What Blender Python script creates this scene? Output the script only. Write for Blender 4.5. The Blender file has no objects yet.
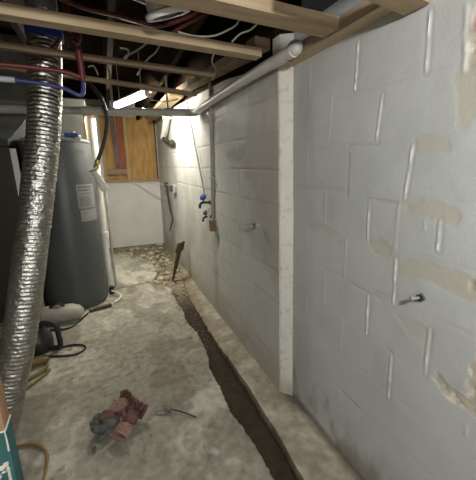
import bpy, bmesh, math, random
import numpy as np
from mathutils import Vector, Matrix
random.seed(7)
SC = bpy.context.scene
COL = SC.collection

# ---------------------------------------------------------------- materials
def mat(name, c, rough=0.8, metal=0.0, c2=None, scale=8.0, detail=6.0, bump=0.0, bscale=None, stretch=None,
        lo=0.35, hi=0.65, vcol=False, emit=None, wave=None, spec=0.5):
    m = bpy.data.materials.new(name); m.use_nodes = True
    nt = m.node_tree; N = nt.nodes; L = nt.links
    b = N['Principled BSDF']
    b.inputs['Roughness'].default_value = rough
    b.inputs['Metallic'].default_value = metal
    b.inputs['Specular IOR Level'].default_value = spec
    tc = N.new('ShaderNodeTexCoord'); mp = N.new('ShaderNodeMapping')
    L.new(tc.outputs['Object'], mp.inputs['Vector'])
    if stretch: mp.inputs['Scale'].default_value = stretch
    nz = N.new('ShaderNodeTexNoise'); nz.inputs['Scale'].default_value = scale; nz.inputs['Detail'].default_value = detail
    L.new(mp.outputs['Vector'], nz.inputs['Vector'])
    rp = N.new('ShaderNodeValToRGB')
    rp.color_ramp.elements[0].position = lo; rp.color_ramp.elements[1].position = hi
    rp.color_ramp.elements[0].color = (*c, 1); rp.color_ramp.elements[1].color = (*(c2 or c), 1)
    L.new(nz.outputs['Fac'], rp.inputs['Fac'])
    out = rp.outputs['Color']
    if vcol:
        at = N.new('ShaderNodeAttribute'); at.attribute_name = 'Col'
        mx = N.new('ShaderNodeMix'); mx.data_type = 'RGBA'; mx.blend_type = 'MULTIPLY'
        mx.inputs[0].default_value = 1.0
        L.new(out, mx.inputs[6]); L.new(at.outputs['Color'], mx.inputs[7]); out = mx.outputs[2]
    L.new(out, b.inputs['Base Color'])
    if bump:
        n2 = N.new('ShaderNodeTexNoise'); n2.inputs['Scale'].default_value = bscale or scale * 4; n2.inputs['Detail'].default_value = 5
        L.new(mp.outputs['Vector'], n2.inputs['Vector'])
        bp = N.new('ShaderNodeBump'); bp.inputs['Strength'].default_value = bump; bp.inputs['Distance'].default_value = 0.01
        L.new(n2.outputs['Fac'], bp.inputs['Height']); L.new(bp.outputs['Normal'], b.inputs['Normal'])
    if emit:
        b.inputs['Emission Color'].default_value = (*emit[0], 1); b.inputs['Emission Strength'].default_value = emit[1]
    return m

def wood(name, c, c2, axis='x', rough=0.75, spec=0.3):
    st = {'x': (1, 14, 14), 'y': (14, 1, 14), 'z': (14, 14, 1)}[axis]
    return mat(name, c, rough, c2=c2, scale=3.0, stretch=st, bump=0.15, bscale=6, lo=0.3, hi=0.7, spec=spec)

M = dict(
    wall=mat('painted_block', (0.96, 0.96, 0.96), 0.6, c2=(1, 1, 1), scale=5, bump=0.10, bscale=90, vcol=True, spec=0.4),
    wallplain=mat('rough_parged_wall', (0.82, 0.81, 0.785), 0.9, c2=(0.88, 0.87, 0.85), scale=4, bump=0.3, bscale=30),
    slab=mat('old_concrete', (0.80, 0.79, 0.77), 0.88, c2=(1.12, 1.11, 1.09), scale=20, detail=10, bump=0.5, bscale=45, vcol=True, spec=0.25),
    darkwall=mat('dark_basement_wall', (0.16, 0.15, 0.13), 0.9, c2=(0.22, 0.21, 0.18), scale=4, bump=0.2),
    pine=wood('new_pine_along_x', (0.37, 0.275, 0.165), (0.50, 0.39, 0.26), 'x'),
    piney=wood('new_pine_along_y', (0.44, 0.335, 0.215), (0.60, 0.48, 0.34), 'y'),
    pinez=wood('pine_upright', (0.52, 0.36, 0.18), (0.66, 0.49, 0.27), 'z'),
    oldx=wood('old_timber_along_x', (0.15, 0.105, 0.06), (0.27, 0.20, 0.125), 'x'),
    oldy=wood('old_timber_along_y_shade_dark', (0.02, 0.013, 0.008), (0.04, 0.026, 0.015), 'y', 0.95, 0.05),  # old wood, blackened further so the ceiling cavity looks shaded
    subfloor=wood('shade_dark_subfloor', (0.010, 0.007, 0.005), (0.022, 0.015, 0.01), 'x', 1.0, 0.0),  # shade of the ceiling cavity put into the colour
    ply=mat('honey_plywood', (0.50, 0.27, 0.075), 0.7, c2=(0.66, 0.40, 0.14), scale=3, stretch=(5, 5, 1.2), bump=0.05),
    redboard=mat('red_board', (0.36, 0.11, 0.05), 0.7, c2=(0.46, 0.17, 0.08), scale=4, stretch=(8, 8, 1)),
    purple=mat('purple_grey_strip', (0.20, 0.13, 0.15), 0.7, c2=(0.28, 0.19, 0.2), scale=6),
    foil=mat('aluminium_foil', (0.40, 0.39, 0.36), 0.36, 1.0, c2=(0.58, 0.57, 0.53), scale=22, bump=0.75, bscale=42),
    sheet=mat('galvanised_sheet', (0.13, 0.13, 0.118), 0.6, 0.2, c2=(0.17, 0.17, 0.155), scale=10),
    sheetdull=mat('dull_grey_metal', (0.085, 0.088, 0.08), 0.6, 0.2, c2=(0.11, 0.112, 0.102), scale=8),
    heater=mat('grey_enamel', (0.070, 0.077, 0.078), 0.42, 0.0, c2=(0.08, 0.088, 0.089), scale=3),
    heatercap=mat('darker_grey_enamel', (0.09, 0.098, 0.1), 0.45, c2=(0.1, 0.11, 0.115), scale=3),
    sticker=mat('pale_sticker', (0.20, 0.205, 0.20), 0.6, c2=(0.25, 0.255, 0.25), scale=12),
    print=mat('printed_grey', (0.09, 0.093, 0.095), 0.6, c2=(0.12, 0.122, 0.125), scale=60),
    pvc=mat('white_pvc', (0.62, 0.60, 0.56), 0.4, c2=(0.72, 0.70, 0.66), scale=9, stretch=(1, 1, 1)),
    greypvc=mat('grey_painted_pipe', (0.33, 0.32, 0.29), 0.5, c2=(0.42, 0.41, 0.37), scale=9),
    conduit=mat('grey_conduit', (0.33, 0.325, 0.30), 0.5, c2=(0.42, 0.41, 0.38), scale=14),
    copper=mat('copper', (0.62, 0.30, 0.17), 0.4, 0.7, c2=(0.70, 0.38, 0.24), scale=12),
    brass=mat('brass', (0.42, 0.30, 0.08), 0.35, 0.8, c2=(0.55, 0.41, 0.14), scale=20),
    black=mat('black_rubber', (0.012, 0.012, 0.012), 0.5, c2=(0.02, 0.02, 0.02), scale=10),
    blackp=mat('black_plastic', (0.018, 0.018, 0.017), 0.4, c2=(0.028, 0.028, 0.026), scale=10),
    redpex=mat('red_pex', (0.085, 0.014, 0.013), 0.45, c2=(0.12, 0.02, 0.018), scale=8),
    bluepex=mat('blue_pex', (0.03, 0.036, 0.13), 0.4, c2=(0.04, 0.05, 0.17), scale=8),
    palehose=mat('pale_blue_hose', (0.30, 0.33, 0.35), 0.5, c2=(0.38, 0.4, 0.42), scale=8),
    blue=mat('blue_plastic', (0.02, 0.045, 0.28), 0.4, c2=(0.03, 0.06, 0.35), scale=8),
    wire=mat('white_cable', (0.44, 0.42, 0.36), 0.5, c2=(0.52, 0.50, 0.44), scale=8),
    steel=mat('galvanised_steel', (0.36, 0.36, 0.35), 0.38, 0.35, c2=(0.52, 0.52, 0.5), scale=30),
    darksteel=mat('dark_steel', (0.05, 0.048, 0.045), 0.5, 0.6, c2=(0.09, 0.085, 0.08), scale=20),
    whitemetal=mat('white_enamel', (0.62, 0.61, 0.58), 0.4, c2=(0.7, 0.69, 0.66), scale=8),
    furnace=mat('brown_enamel', (0.022, 0.016, 0.010), 0.55, c2=(0.028, 0.021, 0.013), scale=3),
    teal=mat('teal_paint', (0.026, 0.115, 0.12), 0.6, c2=(0.045, 0.155, 0.16), scale=9, bump=0.2),
    barewood=wood('bare_brown_wood', (0.30, 0.17, 0.09), (0.42, 0.26, 0.15), 'z'),
    whitepaint=mat('white_paint', (0.70, 0.68, 0.62), 0.6, c2=(0.8, 0.78, 0.72), scale=14),
    orangecord=mat('orange_yellow_cord', (0.23, 0.14, 0.03), 0.5, c2=(0.3, 0.18, 0.045), scale=8),
    yellow=mat('dull_yellow_hose', (0.13, 0.10, 0.025), 0.55, c2=(0.18, 0.14, 0.035), scale=8),
    jug=mat('dirty_white_plastic', (0.34, 0.32, 0.27), 0.5, c2=(0.45, 0.43, 0.37), scale=9),
    gred=mat('dusty_red_rubber', (0.085, 0.034, 0.028), 0.8, c2=(0.17, 0.085, 0.07), scale=22, bump=0.5, bscale=50),
    gpink=mat('dusty_pink_knit', (0.20, 0.115, 0.095), 0.9, c2=(0.33, 0.215, 0.185), scale=30, bump=0.6, bscale=90),
    ggrey=mat('dusty_grey_rubber', (0.055, 0.06, 0.06), 0.8, c2=(0.12, 0.125, 0.12), scale=22, bump=0.5, bscale=50),
    rubble=mat('broken_concrete', (0.44, 0.40, 0.31), 0.95, c2=(0.66, 0.61, 0.51), scale=18, bump=0.6, bscale=60),
    dirt=mat('damp_dirt', (0.10, 0.075, 0.042), 0.95, c2=(0.2, 0.16, 0.1), scale=25, bump=0.8, bscale=80),
    stake=wood('weathered_wood', (0.07, 0.05, 0.035), (0.13, 0.095, 0.065), 'z'),
    brownwood=wood('brown_wood_block', (0.17, 0.11, 0.055), (0.25, 0.17, 0.09), 'z'),
    brownwoody=wood('tan_plank', (0.26, 0.18, 0.10), (0.36, 0.26, 0.16), 'y'),
    tool=mat('greyish_tool', (0.12, 0.125, 0.12), 0.6, c2=(0.18, 0.18, 0.17), scale=30),
    tube=mat('glowing_tube', (0.9, 0.9, 0.85), 0.4, emit=((1.0, 0.945, 0.80), 300.0)),
)

# ---------------------------------------------------------------- object helpers
def obj(name, bm, m, parent=None, smooth=False, bevel=0.0):
    if bevel:
        es = [e for e in bm.edges if len(e.link_faces) == 2 and e.calc_face_angle(0) > 0.6]
        bmesh.ops.bevel(bm, geom=es, offset=bevel, segments=2, affect='EDGES', profile=0.6)
    bmesh.ops.recalc_face_normals(bm, faces=bm.faces)
    me = bpy.data.meshes.new(name); bm.to_mesh(me); bm.free()
    me.materials.append(M[m] if isinstance(m, str) else m)
    if smooth:
        for p in me.polygons: p.use_smooth = True
        try: me.set_sharp_from_angle(angle=math.radians(40))
        except Exception: pass
    o = bpy.data.objects.new(name, me); COL.objects.link(o)
    if parent: 
        o.parent = parent
        o.matrix_parent_inverse = Matrix.Translation(-parent.location)
    return o

def tag(o, label, cat, group=None, kind=None):
    o['label'] = label; o['category'] = cat
    if group: o['group'] = group
    if kind: o['kind'] = kind
    return o

def thing(name, label, cat, loc=(0, 0, 0), group=None):
    o = bpy.data.objects.new(name, None); COL.objects.link(o); o.location = loc
    o.empty_display_size = 0.1
    return tag(o, label, cat, group)

def struct(o, label=None):
    o['kind'] = 'structure'
    if label: o['label'] = label
    return o

def box(bm, lo, hi, rotz=0.0, pivot=None):
    lo = Vector(lo); hi = Vector(hi); c = (lo + hi) / 2; s = hi - lo
    r = bmesh.ops.create_cube(bm, size=1.0)
    bmesh.ops.scale(bm, vec=s, verts=r['verts'])
    if rotz: bmesh.ops.rotate(bm, cent=(0, 0, 0), matrix=Matrix.Rotation(rotz, 3, 'Z'), verts=r['verts'])
    bmesh.ops.translate(bm, vec=c, verts=r['verts'])
    return r['verts']

def bar(bm, a, b, w, h, up=(0, 0, 1), cuts=0):
    """rectangular bar from a to b, w across, h along up"""
    a = Vector(a); b = Vector(b); d = (b - a); L = d.length; d.normalize()
    u = Vector(up); s = d.cross(u).normalized(); u = s.cross(d).normalized()
    vs = []
    n = cuts + 2
    rings = []
    for i in range(n):
        p = a + d * (L * i / (n - 1))
        rings.append([bm.verts.new(p + s * sx * w / 2 + u * sz * h / 2) for sx, sz in ((-1, -1), (1, -1), (1, 1), (-1, 1))])
    for i in range(n - 1):
        for k in range(4):
            bm.faces.new((rings[i][k], rings[i][(k + 1) % 4], rings[i + 1][(k + 1) % 4], rings[i + 1][k]))
    bm.faces.new(rings[0][::-1]); bm.faces.new(rings[-1])
    return rings

def smooth_path(pts, n=8):
    P = [Vector(p) for p in pts]
    if len(P) < 3: return P
    out = []
    for i in range(len(P) - 1):
        p0 = P[max(i - 1, 0)]; p1 = P[i]; p2 = P[i + 1]; p3 = P[min(i + 2, len(P) - 1)]
        for k in range(n):
            t = k / n
            out.append(0.5 * ((2 * p1) + (p2 - p0) * t + (2 * p0 - 5 * p1 + 4 * p2 - p3) * t * t + (3 * p1 - p0 - 3 * p2 + p3) * t ** 3))
    out.append(P[-1]); return out

def sweep(bm, pts, rad, seg=14, cap=True, radf=None):
    P = [Vector(p) for p in pts]; n = len(P)
    T = [(P[min(i + 1, n - 1)] - P[max(i - 1, 0)]).normalized() for i in range(n)]
    ref = Vector((0, 0, 1)) if abs(T[0].z) < 0.9 else Vector((1, 0, 0))
    u = (ref - T[0] * ref.dot(T[0])).normalized()
    rings = []
    for i in range(n):
        u = (u - T[i] * u.dot(T[i])).normalized(); v = T[i].cross(u)
        ring = []
        for k in range(seg):
            a = 2 * math.pi * k / seg
            r = radf(i, a) if radf else (rad[i] if isinstance(rad, (list, tuple)) else rad)
            ring.append(bm.verts.new(P[i] + (u * math.cos(a) + v * math.sin(a)) * r))
        rings.append(ring)
    for i in range(n - 1):
        for k in range(seg):
            bm.faces.new((rings[i][k], rings[i][(k + 1) % seg], rings[i + 1][(k + 1) % seg], rings[i + 1][k]))
    if cap:
        bm.faces.new(rings[0][::-1]); bm.faces.new(rings[-1])
    return rings

def tube_obj(name, pts, r, m, parent=None, n=8, seg=12, smooth=True):
    bm = bmesh.new(); sweep(bm, smooth_path(pts, n) if n else pts, r, seg)
    return obj(name, bm, m, parent, smooth)

def lathe(bm, prof, origin=(0, 0, 0), axis=(0, 0, 1), seg=40):
    """prof: list of (radius, height) revolved round axis"""
    q = Vector((0, 0, 1)).rotation_difference(Vector(axis).normalized()); o = Vector(origin)
    rings = []
    for r, h in prof:
        if r < 1e-5: rings.append([bm.verts.new(o + q @ Vector((0, 0, h)))])
        else: rings.append([bm.verts.new(o + q @ Vector((r * math.cos(2 * math.pi * k / seg), r * math.sin(2 * math.pi * k / seg), h))) for k in range(seg)])
    for a, b in zip(rings, rings[1:]):
        for k in range(seg):
            k2 = (k + 1) % seg
            if len(a) == 1 and len(b) == 1: continue
            if len(a) == 1: bm.faces.new((a[0], b[k], b[k2]))
            elif len(b) == 1: bm.faces.new((a[k], b[0], a[k2]))
            else: bm.faces.new((a[k], b[k], b[k2], a[k2]))

def lathe_obj(name, prof, m, parent=None, origin=(0, 0, 0), axis=(0, 0, 1), seg=40):
    bm = bmesh.new(); lathe(bm, prof, origin, axis, seg); return obj(name, bm, m, parent, True)

def box_obj(name, lo, hi, m, parent=None, bevel=0.003, rotz=0.0):
    bm = bmesh.new(); box(bm, lo, hi, rotz); return obj(name, bm, m, parent, False, bevel)

def bar_obj(name, a, b, w, h, m, parent=None, up=(0, 0, 1), bevel=0.003, wob=0.0, cuts=0):
    bm = bmesh.new(); rs = bar(bm, a, b, w, h, up, cuts)
    if wob:
        for r in rs:
            for v in r: v.co += Vector((random.uniform(-wob, wob), random.uniform(-wob, wob), random.uniform(-wob, wob)))
    return obj(name, bm, m, parent, False, bevel)

# ---------------------------------------------------------------- numpy noise for real relief
def vnoise(x, y, s):
    def h(i, j): 
        v = np.sin(i * 127.1 + j * 311.7 + s * 74.7) * 43758.5453
        return v - np.floor(v)
    i = np.floor(x); j = np.floor(y); fx = x - i; fy = y - j
    fx = fx * fx * (3 - 2 * fx); fy = fy * fy * (3 - 2 * fy)
    return (h(i, j) * (1 - fx) + h(i + 1, j) * fx) * (1 - fy) + (h(i, j + 1) * (1 - fx) + h(i + 1, j + 1) * fx) * fy
def fbm(x, y, s, o=4):
    t = 0; a = 0.5
    for k in range(o): t = t + a * vnoise(x * 2 ** k, y * 2 ** k, s + k); a *= 0.5
    return t / (1 - 0.5 ** o)
def sstep(a, b, x):
    t = np.clip((x - a) / (b - a), 0, 1); return t * t * (3 - 2 * t)
def segdist(u, v, a, b):
    ax, ay = a; bx, by = b; dx, dy = bx - ax, by - ay
    t = np.clip(((u - ax) * dx + (v - ay) * dy) / (dx * dx + dy * dy + 1e-12), 0, 1)
    return np.hypot(u - ax - t * dx, v - ay - t * dy), t
def inpoly(u, v, poly):
    """signed-ish distance: positive inside"""
    ins = np.zeros(u.shape, bool); d = np.full(u.shape, 9.0); n = len(poly)
    for i in range(n):
        (x0, y0), (x1, y1) = poly[i], poly[(i + 1) % n]
        c = ((y0 > v) != (y1 > v)) & (u < (x1 - x0) * (v - y0) / (y1 - y0 + 1e-12) + x0)
        ins ^= c
        d = np.minimum(d, segdist(u, v, (x0, y0), (x1, y1))[0])
    return np.where(ins, d, -d)

def grid_obj(name, P, C, m, parent=None, closed_back=None):
    """P: (a,b,3) points, C: (a,b,3) colours -> a mesh with a Col attribute; closed_back: offset vector giving the sheet real thickness"""
    a, b, _ = P.shape
    V = P.reshape(-1, 3); idx = np.arange(a * b).reshape(a, b)
    F = np.stack([idx[:-1, :-1], idx[1:, :-1], idx[1:, 1:], idx[:-1, 1:]], -1).reshape(-1, 4)
    Cc = C.reshape(-1, 3)
    faces = F.tolist(); verts = V.tolist()
    if closed_back is not None:
        off = np.array(closed_back)
        loop = np.concatenate([idx[0, :-1], idx[:-1, -1], idx[-1, :0:-1], idx[:0:-1, 0]])
        base = len(verts); bp = V[loop].copy()
        ax = int(np.argmax(np.abs(off))); bp[:, ax] = off[ax]
        verts += bp.tolist(); Cc = np.concatenate([Cc, Cc[loop]]); n = len(loop)
        for i in range(n):
            j = (i + 1) % n
            faces.append([int(loop[i]), int(loop[j]), base + j, base + i])
        faces.append([base + i for i in range(n)])
    me = bpy.data.meshes.new(name); me.from_pydata(verts, [], faces); me.update()
    at = me.color_attributes.new('Col', 'FLOAT_COLOR', 'POINT')
    rgba = np.ones((len(verts), 4), np.float32); rgba[:, :3] = Cc
    at.data.foreach_set('color', rgba.ravel())
    me.materials.append(M[m])
    bm = bmesh.new(); bm.from_mesh(me); bmesh.ops.recalc_face_normals(bm, faces=bm.faces); bm.to_mesh(me); bm.free()
    for p in me.polygons: p.use_smooth = True
    me.set_sharp_from_angle(angle=math.radians(50))
    o = bpy.data.objects.new(name, me); COL.objects.link(o)
    if parent: o.parent = parent
    return o

def lerp(c, k, w):
    return c * (1 - w[..., None]) + np.array(k) * w[..., None]

XN = 0.975      # face of the nearer block wall
XF = 0.910      # face of the farther block wall, which stands proud
YC = 1.520      # where the two meet

# ================================================================ SETTING
# ---- nearer right-hand wall
yy = np.concatenate([np.linspace(-2.6, 0.3, 40)[:-1], np.linspace(0.3, YC + 0.10, 245)])
zz = np.linspace(-0.12, 2.12, 375)
U, Vz = np.meshgrid(yy, zz, indexing='ij')
disp = np.zeros(U.shape); C = np.zeros(U.shape + (3,)); C[:] = (0.61, 0.632, 0.625)
n1 = fbm(U * 3, Vz * 3, 3); n2 = fbm(U * 14, Vz * 14, 9)
disp += (n1 - 0.5) * 0.005 + (n2 - 0.5) * 0.0022
C *= (0.90 + 0.12 * n1 + 0.08 * n2)[..., None]
C = lerp(C, (0.50, 0.49, 0.45), 0.35 * sstep(0.52, 0.75, fbm(U * 5 + 4, Vz * 2.4, 21)))
for k in range(-1, 10):                        # bed joints, mostly filled with paint
    zk = 0.343 + 0.198 * k
    d = np.abs(Vz - zk - 0.004 * (n1 - 0.5)); on = sstep(0.35, 0.62, fbm(U * 6, U * 0 + k * 3.7, 40 + k))
    g = np.exp(-(d / 0.0045) ** 2) * (0.25 + 0.75 * on)
    disp += g * 0.0011; C = lerp(C, (0.46, 0.47, 0.45), 0.16 * g)
STRONG = [((1.061, 1.921), (1.062, 1.742)), ((0.920, 1.698), (0.930, 1.530)), ((0.936, 1.303), (0.928, 1.136)), ((0.768, 1.509), (0.778, 1.324)), ((0.785, 1.097), (0.774, 0.917)), ((0.640, 1.265), (0.634, 1.169)), ((0.899, 0.904), (0.889, 0.725)), ((0.623, 0.890), (0.616, 0.717)), ((0.758, 0.708), (0.748, 0.507)), ((0.762, 1.902), (0.752, 1.731))]
MED = [((1.375, 1.928), (1.374, 1.785)), ((1.205, 1.746), (1.209, 1.567)), ((1.374, 1.537), (1.372, 1.357)), ((1.211, 1.327), (1.206, 1.166)), ((1.351, 1.129), (1.352, 1.002)), ((1.050, 1.110), (1.049, 0.927)), ((0.798, 1.300), (0.794, 1.135)), ((1.188, 0.920), (1.182, 0.749)), ((1.337, 0.745), (1.330, 0.568)), ((1.046, 0.715), (1.037, 0.556)), ((1.193, 0.546), (1.187, 0.465)), ((1.027, 0.336), (1.026, 0.257)), ((0.466, 0.633), (0.460, 0.596)), ((0.691, 1.253), (0.688, 1.227))]
for i, (a, b) in enumerate(STRONG):            # raised runs of paint and mortar over the head joints
    d, t = segdist(U, Vz, a, b)
    w = 0.0042 * (0.5 + 0.9 * vnoise(Vz * 28, U * 0 + i, 60)) * (0.6 + 0.5 * np.sin(np.pi * np.clip(t, 0.05, 0.95)))
    g = np.exp(-(d / w) ** 2)
    g *= 0.45 + 0.75 * vnoise(Vz * 45, U * 0 + i, 66)
    disp -= g * 0.0034; C = lerp(C, (0.88, 0.89, 0.87), np.clip(1.1 * g, 0, 1))
    g2 = np.exp(-((d - 0.010) / 0.004) ** 2); disp += g2 * 0.0012; C = lerp(C, (0.40, 0.40, 0.37), 0.25 * g2)
for i, (a, b) in enumerate(MED):
    d, t = segdist(U, Vz, a, b); g = np.exp(-(d / 0.0038) ** 2) * (0.5 + 0.5 * vnoise(Vz * 30, U * 0 + i, 61))
    disp -= g * 0.003; C = lerp(C, (0.72, 0.72, 0.70), 0.6 * g)
DARK = [((1.070, 1.497), (1.062, 1.314)), ((0.956, 1.316), (0.802, 1.307)), ((0.785, 0.725), (0.756, 0.718)), ((1.013, 0.346), (0.895, 0.341)), ((1.027, 0.922), (0.833, 0.915)), ((1.081, 1.529), (0.909, 1.521))]
for i, (a, b) in enumerate(DARK):
    d, t = segdist(U, Vz, a, b); g = np.exp(-(d / 0.004) ** 2) * (0.3 + 0.7 * vnoise(U * 25, Vz * 25, 62))
    disp += g * 0.003; C = lerp(C, (0.27, 0.27, 0.24), (0.75 if i < 4 else 0.4) * g)
TAN = [((0.766, 1.524), (0.727, 1.530), (0.651, 1.520), (0.639, 1.478), (0.702, 1.472), (0.761, 1.485)), ((0.781, 1.309), (0.717, 1.325), (0.648, 1.322), (0.600, 1.317), (0.564, 1.285), (0.582, 1.252), (0.639, 1.262), (0.692, 1.270), (0.757, 1.279)), ((0.931, 1.140), (0.877, 1.164), (0.817, 1.144), (0.798, 1.098), (0.843, 1.081), (0.900, 1.096)), ((0.787, 1.081), (0.748, 1.111), (0.654, 1.123), (0.571, 1.120), (0.505, 1.113), (0.494, 1.041), (0.559, 1.037), (0.644, 1.055), (0.710, 1.039), (0.778, 1.044)), ((1.345, 1.146), (1.228, 1.169), (1.130, 1.146), (1.059, 1.113), (1.102, 1.069), (1.201, 1.123), (1.325, 1.116)), ((1.481, 1.341), (1.275, 1.360), (1.114, 1.349), (1.080, 1.328), (1.257, 1.327), (1.450, 1.326)), ((0.665, 1.700), (0.603, 1.716), (0.572, 1.582), (0.601, 1.535), (0.634, 1.544), (0.643, 1.627)), ((0.757, 0.876), (0.678, 0.889), (0.606, 0.880), (0.620, 0.829), (0.690, 0.826))]
for i, poly in enumerate(TAN):                 # places where paint has come off
    d = inpoly(U, Vz, poly) + (fbm(U * 26, Vz * 26, 70 + i) - 0.5) * 0.028
    w = sstep(-0.004, 0.004, d); k = (0.62, 0.75, 0.62, 0.75, 0.45, 0.4, 0.85, 0.35)[i]
    C = lerp(C, (0.585, 0.55, 0.445), k * w * (0.75 + 0.3 * n2)); disp += 0.0012 * w
CHIP = [((0.641, 1.870), (0.616, 1.866), (0.591, 1.703), (0.632, 1.704), (0.633, 1.781)), ((0.594, 0.719), (0.573, 0.749), (0.514, 0.727), (0.479, 0.723), (0.485, 0.838), (0.467, 0.901), (0.433, 0.681), (0.492, 0.684), (0.540, 0.684)), ((0.525, 1.103), (0.511, 1.117), (0.499, 1.074), (0.517, 1.070))]
for i, poly in enumerate(CHIP):                # crumbled block
    d = inpoly(U, Vz, poly) + (fbm(U * 40, Vz * 40, 90 + i) - 0.5) * 0.02
    w = sstep(-0.003, 0.004, d); nn = fbm(U * 60, Vz * 60, 95 + i)
    C = lerp(C, (0.58, 0.50, 0.345), w * 0.75 * (0.6 + 0.6 * nn)); C = lerp(C, (0.85, 0.82, 0.72), w * sstep(0.62, 0.74, nn)); 
    if i == 0: C = lerp(C, (0.45, 0.20, 0.17), 0.7 * w * sstep(0.6, 0.72, fbm(U * 22, Vz * 22, 99)))
    disp += w * (0.002 + 0.007 * (nn - 0.4))
for a, b in [((0.630, 1.865), (0.632, 1.704)), ((0.650, 1.873), (0.638, 1.757))]:
    d, t = segdist(U, Vz, a, b); g = np.exp(-(d / 0.006) ** 2) * vnoise(Vz * 30, U * 30, 63); disp -= g * 0.005; C = lerp(C, (0.82, 0.82, 0.8), g)
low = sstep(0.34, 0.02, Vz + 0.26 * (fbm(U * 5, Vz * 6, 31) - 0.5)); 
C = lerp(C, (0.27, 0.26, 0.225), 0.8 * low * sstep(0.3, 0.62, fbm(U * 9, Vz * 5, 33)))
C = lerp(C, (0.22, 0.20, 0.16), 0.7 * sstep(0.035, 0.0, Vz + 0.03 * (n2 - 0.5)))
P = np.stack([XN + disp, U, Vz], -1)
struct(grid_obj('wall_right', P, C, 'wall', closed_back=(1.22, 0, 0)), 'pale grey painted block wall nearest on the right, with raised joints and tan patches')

# ---- farther right-hand wall, standing proud of the nearer one
yy = np.concatenate([np.linspace(YC, 3.2, 190)[:-1], np.linspace(3.2, 6.15, 150)]); zz = np.linspace(-0.25, 2.6, 330)
U, Vz = np.meshgrid(yy, zz, indexing='ij')
n1 = fbm(U * 3, Vz * 3, 103); n2 = fbm(U * 14, Vz * 14, 109)
disp = (n1 - 0.5) * 0.006 + (n2 - 0.5) * 0.003
C = np.zeros(U.shape + (3,)); C[:] = (0.63, 0.635, 0.615); C *= (0.88 + 0.13 * n1 + 0.1 * n2)[..., None]
for k in range(-1, 12):
    zk = 0.405 + 0.204 * k + 0.018 * (U - 1.5) * 0.6
    d = np.abs(Vz - zk); on = sstep(0.3, 0.6, fbm(U * 4, U * 0 + k * 3.7, 140 + k))
    g = np.exp(-(d / 0.006) ** 2) * (0.2 + 0.8 * on)
    if k < 4: g = g * 0.45
    disp += g * 0.005; C = lerp(C, (0.22, 0.21, 0.185), 0.58 * g)
    for j in range(14):                       # head joints in running bond
        yj = YC + 0.18 + 0.41 * j + (0.205 if k % 2 else 0) 
        on2 = 0.15 + 0.85 * (random.random() > 0.35)
        if k < 4: on2 *= 0.5
        g = np.exp(-((U - yj) / 0.006) ** 2) * ((Vz > zk) & (Vz < zk + 0.204)) * on2
        disp += g * 0.004; C = lerp(C, (0.27, 0.26, 0.23), 0.35 * g)
stain = np.exp(-((U - 2.74) / 0.06) ** 2) * sstep(1.0, 0.75, Vz) * (0.4 + 0.6 * n1)
C = lerp(C, (0.34, 0.31, 0.25), 0.6 * stain)
C = lerp(C, (0.40, 0.38, 0.32), 0.5 * sstep(0.5, 0.72, fbm(U * 2.2, Vz * 1.7, 131)))
blot = inpoly(U, Vz, [(2.0, 1.48), (2.45, 1.5), (2.4, 1.60), (2.15, 1.58), (1.95, 1.66), (1.85, 1.62)]) + (fbm(U * 10, Vz * 10, 171) - .5) * .15
C = lerp(C, (0.30, 0.29, 0.26), 0.45 * sstep(-0.02, 0.05, blot))
low = sstep(0.35, 0.0, Vz + 0.25 * (fbm(U * 4, Vz * 6, 134) - 0.5))
C = lerp(C, (0.40, 0.355, 0.27), 0.6 * low); disp += low * 0.01 * (fbm(U * 9, Vz * 9, 151) - 0.5)
TOPY = [1.4, 1.6, 2.34, 3.92, 4.9, 6.2]; TOPZ = [1.99, 1.99, 2.09, 2.20, 2.28, 2.36]
Vz = np.minimum(Vz, np.interp(U, TOPY, TOPZ))
P = np.stack([XF + disp + 0.028 * sstep(3.2, 6.1, U), U + (0.045 * Vz - 0.03) * sstep(2.6, YC, U), Vz], -1)
struct(grid_obj('wall_right_beyond', P, C, 'wall', closed_back=(1.22, 0, 0)), 'dimmer white block wall running to the far end beyond the wall step')
bm = bmesh.new(); prev = None
for y in (1.66, 2.34, 3.92, 4.9, 6.08):
    zb = float(np.interp(y, TOPY, TOPZ)) + 0.002
    ring = [bm.verts.new(p) for p in ((0.935, y, zb), (1.10, y, zb), (1.10, y, 2.598), (0.935, y, 2.598))]
    if prev:
        for k in range(4): bm.faces.new((prev[k], prev[(k + 1) % 4], ring[(k + 1) % 4], ring[k]))
    else: bm.faces.new(ring[::-1])
    prev = ring
bm.faces.new(prev); struct(obj('trim_2', bm, 'oldy'), 'dark old rim board above the top of the far block wall')
# ---- bright end face of the farther wall
xx = np.linspace(XF + 0.005, XN + 0.03, 16); zz = np.linspace(-0.1, 2.12, 260)
U, Vz = np.meshgrid(xx, zz, indexing='ij'); n2 = fbm(U * 30, Vz * 14, 203)
disp = (n2 - 0.5) * 0.006; C = np.zeros(U.shape + (3,)); C[:] = (0.70, 0.68, 0.62); C *= (0.93 + 0.12 * n2)[..., None]
for k in range(0, 9):
    g = np.exp(-((Vz - 0.385 - 0.2 * k) / 0.005) ** 2) * vnoise(U * 60, U * 0 + k, 205); disp += g * 0.002; C = lerp(C, (0.45, 0.43, 0.38), 0.45 * g)
sp = sstep(0.80, 0.86, vnoise(U * 60, Vz * 45, 211)); C = lerp(C, (0.40, 0.37, 0.31), 0.4 * sp)
C = lerp(C, (0.42, 0.39, 0.32), 0.7 * sstep(0.14, 0.02, Vz + 0.1 * (n2 - .5)))
P = np.stack([U, 1.487 + 0.046 * Vz - 0.75 * (U - XF) + disp, Vz], -1)
struct(grid_obj('trim_1', P, C, 'wall', closed_back=(0, YC + 0.13, 0)), 'narrow cream end face where the far block wall steps out')

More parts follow.
